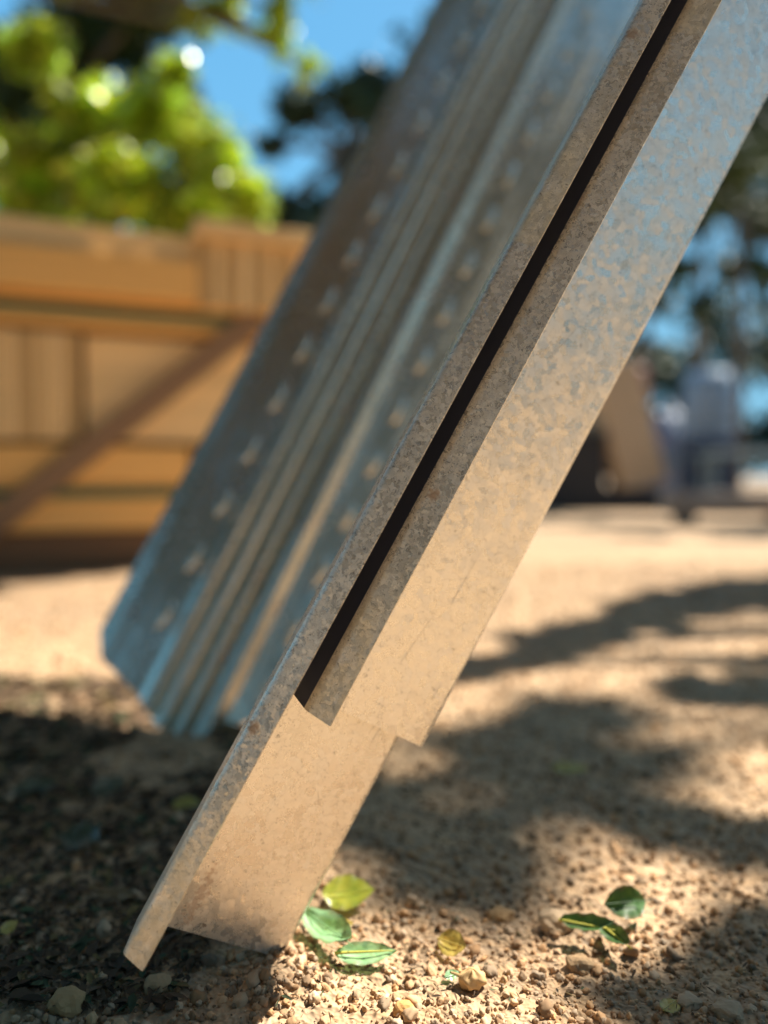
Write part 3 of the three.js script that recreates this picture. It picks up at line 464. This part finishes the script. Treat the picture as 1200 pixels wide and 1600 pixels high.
function leafBlade(L, W, curl, fold, tipLift = 0) {
  const nu = 14, nv = 6, pos = [], uv = [], idx = [];
  for (let i = 0; i <= nu; i++) for (let j = 0; j <= nv; j++) {
    const t = i / nu, s = j / nv * 2 - 1, w = W / 2 * (3.05 * Math.pow(t + 0.004, 0.78) * Math.pow(1.001 - t, 1.0)), a = curl * (t - 0.35);
    pos.push((t - 0.5) * L * Math.cos(a * 0.6), Math.abs(s) * w * fold + L * 0.5 * a * (t - 0.35) + tipLift * t * t * L + L * 0.05 * perlin.noise(t * 4, s * 1.6, L * 900) + L * 0.02 * Math.sin(t * 26) * s * s, s * w); uv.push(t, j / nv);
  }
  for (let i = 0; i < nu; i++) for (let j = 0; j < nv; j++) { const a = i * (nv + 1) + j, b = a + nv + 1; idx.push(a, a + 1, b, a + 1, b + 1, b); }
  const g = new THREE.BufferGeometry(); g.setAttribute('position', new THREE.Float32BufferAttribute(pos, 3)); g.setAttribute('uv', new THREE.Float32BufferAttribute(uv, 2)); g.setIndex(idx); g.computeVertexNormals(); return g;
}
function leafMat(seed, c1, c2, trans = 0.35) {
  const map = tex(128, 64, (i, j) => { const x = i / 128, y = Math.abs(j / 63 * 2 - 1), vein = sm(0.12, 0.0, Math.abs(((x * 9 - y * 2.2) % 1 + 1) % 1 - 0.5)) * 0.15 + sm(0.08, 0.0, y) * 0.35, n = clamp(0.5 + 1.1 * fbm(x * 4, y * 3, seed, 3)); const sp = sm(0.22, 0.42, fbm(x * 9, y * 5, seed + 40, 3)) * 0.75, ed = sm(0.75, 1, y + 0.5 * fbm(x * 7, seed, 2, 2)) * 0.5, q = Math.max(sp, ed), br = [0.20, 0.13, 0.05]; return [0, 1, 2].map(k => toS(lerp(lerp(c1[k], c2[k], n) * (1 + 0.8 * vein), br[k], q))); }, true);
  return new THREE.MeshPhysicalMaterial({ map, roughness: 0.4, transmission: trans, thickness: 0, side: THREE.DoubleSide });
}
const LG = leafMat(1, [0.22, 0.46, 0.18], [0.34, 0.55, 0.30]), LY = leafMat(2, [0.50, 0.48, 0.05], [0.32, 0.42, 0.04]), LYel = leafMat(3, [0.68, 0.52, 0.14], [0.55, 0.45, 0.08]), LD = leafMat(4, [0.035, 0.10, 0.02], [0.06, 0.15, 0.02]), LB = leafMat(5, [0.22, 0.12, 0.05], [0.32, 0.2, 0.08], 0.1), LP = leafMat(6, [0.13, 0.15, 0.06], [0.10, 0.07, 0.03]);
const stemM = std({ color: rgb(0.5, 0.45, 0.06), roughness: 0.6 });
function fallenLeaf(label, px, py, Lpx, Wpx, ang, mat, o = {}) {
  const g0 = ground(px, py), depth = g0.clone().sub(camera.position).dot(camDir(0, 0, -1)), s = depth / F, L = Lpx * s, W = Wpx * s;
  g0.y = rockyH(g0.x, g0.z) + (o.y ?? 0.004);
  const t = thing('fallen_leaf', label, 'leaf', g0);
  part('blade', leafBlade(L, W, o.curl ?? 0.5, o.fold ?? 0.2, o.tip ?? 0), mat, t);
  part('stem', limb(V(-L * 0.5, L * 0.05 + 0.0008, 0), V(L * 0.42, L * 0.07 + 0.0008, 0), o.stem ? 0.0011 : 0.0005, 0.0003, 0.03, 3), o.stem ? stemM : mat, t);
  t.rotation.set(o.rx ?? 0, ang, o.rz ?? 0, 'YXZ'); return t;
}
fallenLeaf('green curled leaf lying on pale grit beside the purlin end', 518, 1480, 140, 58, -0.85, LG, { curl: 1.1, fold: 0.5, y: 0.010, rx: 0.35 });
fallenLeaf('green leaf with yellow midrib crossing the curled leaf by the purlin end', 572, 1508, 98, 42, 0.05, LG, { stem: 1, curl: 0.4, fold: 0.25, y: 0.008, rx: 0.5 });
fallenLeaf('yellow-green oval leaf above the curled green leaf', 545, 1417, 84, 66, 0.1, LY, { curl: 0.5, y: 0.009, rx: 0.45 });
fallenLeaf('small yellow leaf scrap just behind the green curled leaf', 528, 1455, 50, 34, 0.2, LYel, { y: 0.005, rx: 0.3 });
fallenLeaf('pale yellow leaf standing on the grit right of the green leaves', 708, 1492, 52, 44, -0.5, LYel, { curl: 0.9, y: 0.008, rx: 0.7 });
fallenLeaf('dark green glossy leaf standing up at the lower right', 982, 1446, 80, 52, 0.15, LD, { curl: -1.1, fold: 0.5, y: 0.018, rx: 1.0 });
fallenLeaf('narrow green curled leaf left of the dark glossy leaf', 920, 1474, 92, 34, -0.35, LD, { stem: 1, curl: 1.5, fold: 0.9, y: 0.010, rx: 0.4 });
fallenLeaf('drooping green leaf under the dark glossy leaf', 965, 1485, 84, 34, -1.15, LD, { stem: 1, curl: 1.2, fold: 0.9, y: 0.008, rx: 0.5 });
fallenLeaf('tiny yellow leaf lying in the dark shadow at the left edge', 14, 1466, 32, 22, 1.2, LYel, { y: 0.006, rx: 0.6 });
fallenLeaf('pale green broad leaf lying in the dark shadow at left', 130, 1322, 82, 60, -0.5, LP, { y: 0.008, rx: 0.5 });
fallenLeaf('yellow leaf in the shadow left of the purlin lip', 292, 1263, 46, 30, 0, LYel, { y: 0.006, rx: 0.5 });
fallenLeaf('brown dry leaf in the shadow below the pale green leaf', 185, 1408, 74, 30, -0.2, LB, { y: 0.005, rx: 0.3 });
fallenLeaf('green leaf in the shadow above the pale green leaf', 55, 1240, 70, 50, 0.6, LP, { y: 0.006, rx: 0.4 });
fallenLeaf('olive leaf in the shadow left of the purlin', 170, 1235, 60, 44, 0.9, LP, { y: 0.006, rx: 0.4 });
fallenLeaf('tiny bright green leaf beside the dry seed pod', 706, 1532, 26, 18, 0.4, LG, { y: 0.005, rx: 0.5 });
fallenLeaf('pale dry leaf on the brown shaded ground right of the purlins', 892, 1204, 60, 34, -0.2, LYel, { y: 0.004, rx: 0.2 });
fallenLeaf('tiny brown leaf flat on the grit at the bottom right', 1048, 1578, 40, 34, 0.6, LYel, { y: 0.003 });
{
  const g0 = ground(738, 1540), s = 0.51 / F, t = thing('seed_pod', 'dry ribbed tan seed pod on the grit right of the green leaves', 'seed pod', g0);
  const g = new THREE.SphereGeometry(1, 40, 16), p = g.attributes.position;
  for (let i = 0; i < p.count; i++) { const x = p.getX(i), y = p.getY(i), z = p.getZ(i), a = Math.atan2(z, x), k = (1 + 0.07 * Math.cos(a * 7 + y)) * (1 + 0.35 * perlin.noise(x * 1.4, y * 1.4, z * 1.4 + 5)); p.setXYZ(i, x * 21 * s * k, y * 15 * s * k, z * 16 * s * k); }
  g.computeVertexNormals(); part('husk', g, std({ color: rgb(0.55, 0.36, 0.16), roughness: 0.8 }), t).position.y = 11 * s;
  part('stalk', limb(V(-16 * s, 14 * s, 0), V(-34 * s, 24 * s, 4 * s), 0.0012, 0.0007, 0.1, 2), std({ color: rgb(0.3, 0.2, 0.08), roughness: 0.9 }), t);
}
function pebble(label, px, py, rpx, c, seed) {
  const g0 = ground(px, py), s = g0.distanceTo(camera.position) * 0.9 / F, g = new THREE.IcosahedronGeometry(1, 3), p = g.attributes.position;
  for (let i = 0; i < p.count; i++) { const v = V(p.getX(i), p.getY(i), p.getZ(i)), n = 1 + 0.55 * fbm(v.x * 1.3 + seed, v.y * 1.3, v.z * 1.3, 3); v.multiplyScalar(n * rpx * s); p.setXYZ(i, v.x * 1.15, v.y * 0.75, v.z); }
  g.computeVertexNormals(); g0.y = rockyH(g0.x, g0.z) + rpx * s * 0.35;
  const m = new THREE.Mesh(g, std({ color: rgb(...c), roughness: 0.95 })); m.name = numbered('pebble'); m.position.copy(g0); m.castShadow = m.receiveShadow = true; m.userData = { label, category: 'pebble' }; scene.add(m);
}
pebble('largest brown pebble in the shadow at the bottom left', 105, 1572, 22, [0.45, 0.27, 0.12], 1);
pebble('brown pebble in the shadow below the purlin lip tip', 245, 1545, 17, [0.42, 0.27, 0.14], 2);
pebble('orange pebble at the bottom centre of the sunlit grit', 632, 1583, 13, [0.55, 0.29, 0.10], 3);
pebble('pale brown pebble on the shaded ground left of the dark glossy leaf', 868, 1452, 22, [0.47, 0.33, 0.20], 4);
pebble('orange brown pebble on the shaded ground above the pale yellow leaf', 783, 1432, 17, [0.52, 0.31, 0.14], 5);
pebble('brown pebble right below the narrow green curled leaf', 905, 1512, 17, [0.42, 0.27, 0.14], 6);
pebble('grey brown pebble at the bottom right corner', 1136, 1588, 17, [0.40, 0.29, 0.18], 7);
pebble('tan pebble near the right edge beneath the dark glossy leaf', 1075, 1572, 14, [0.45, 0.32, 0.2], 8);

renderer.render(scene, camera);
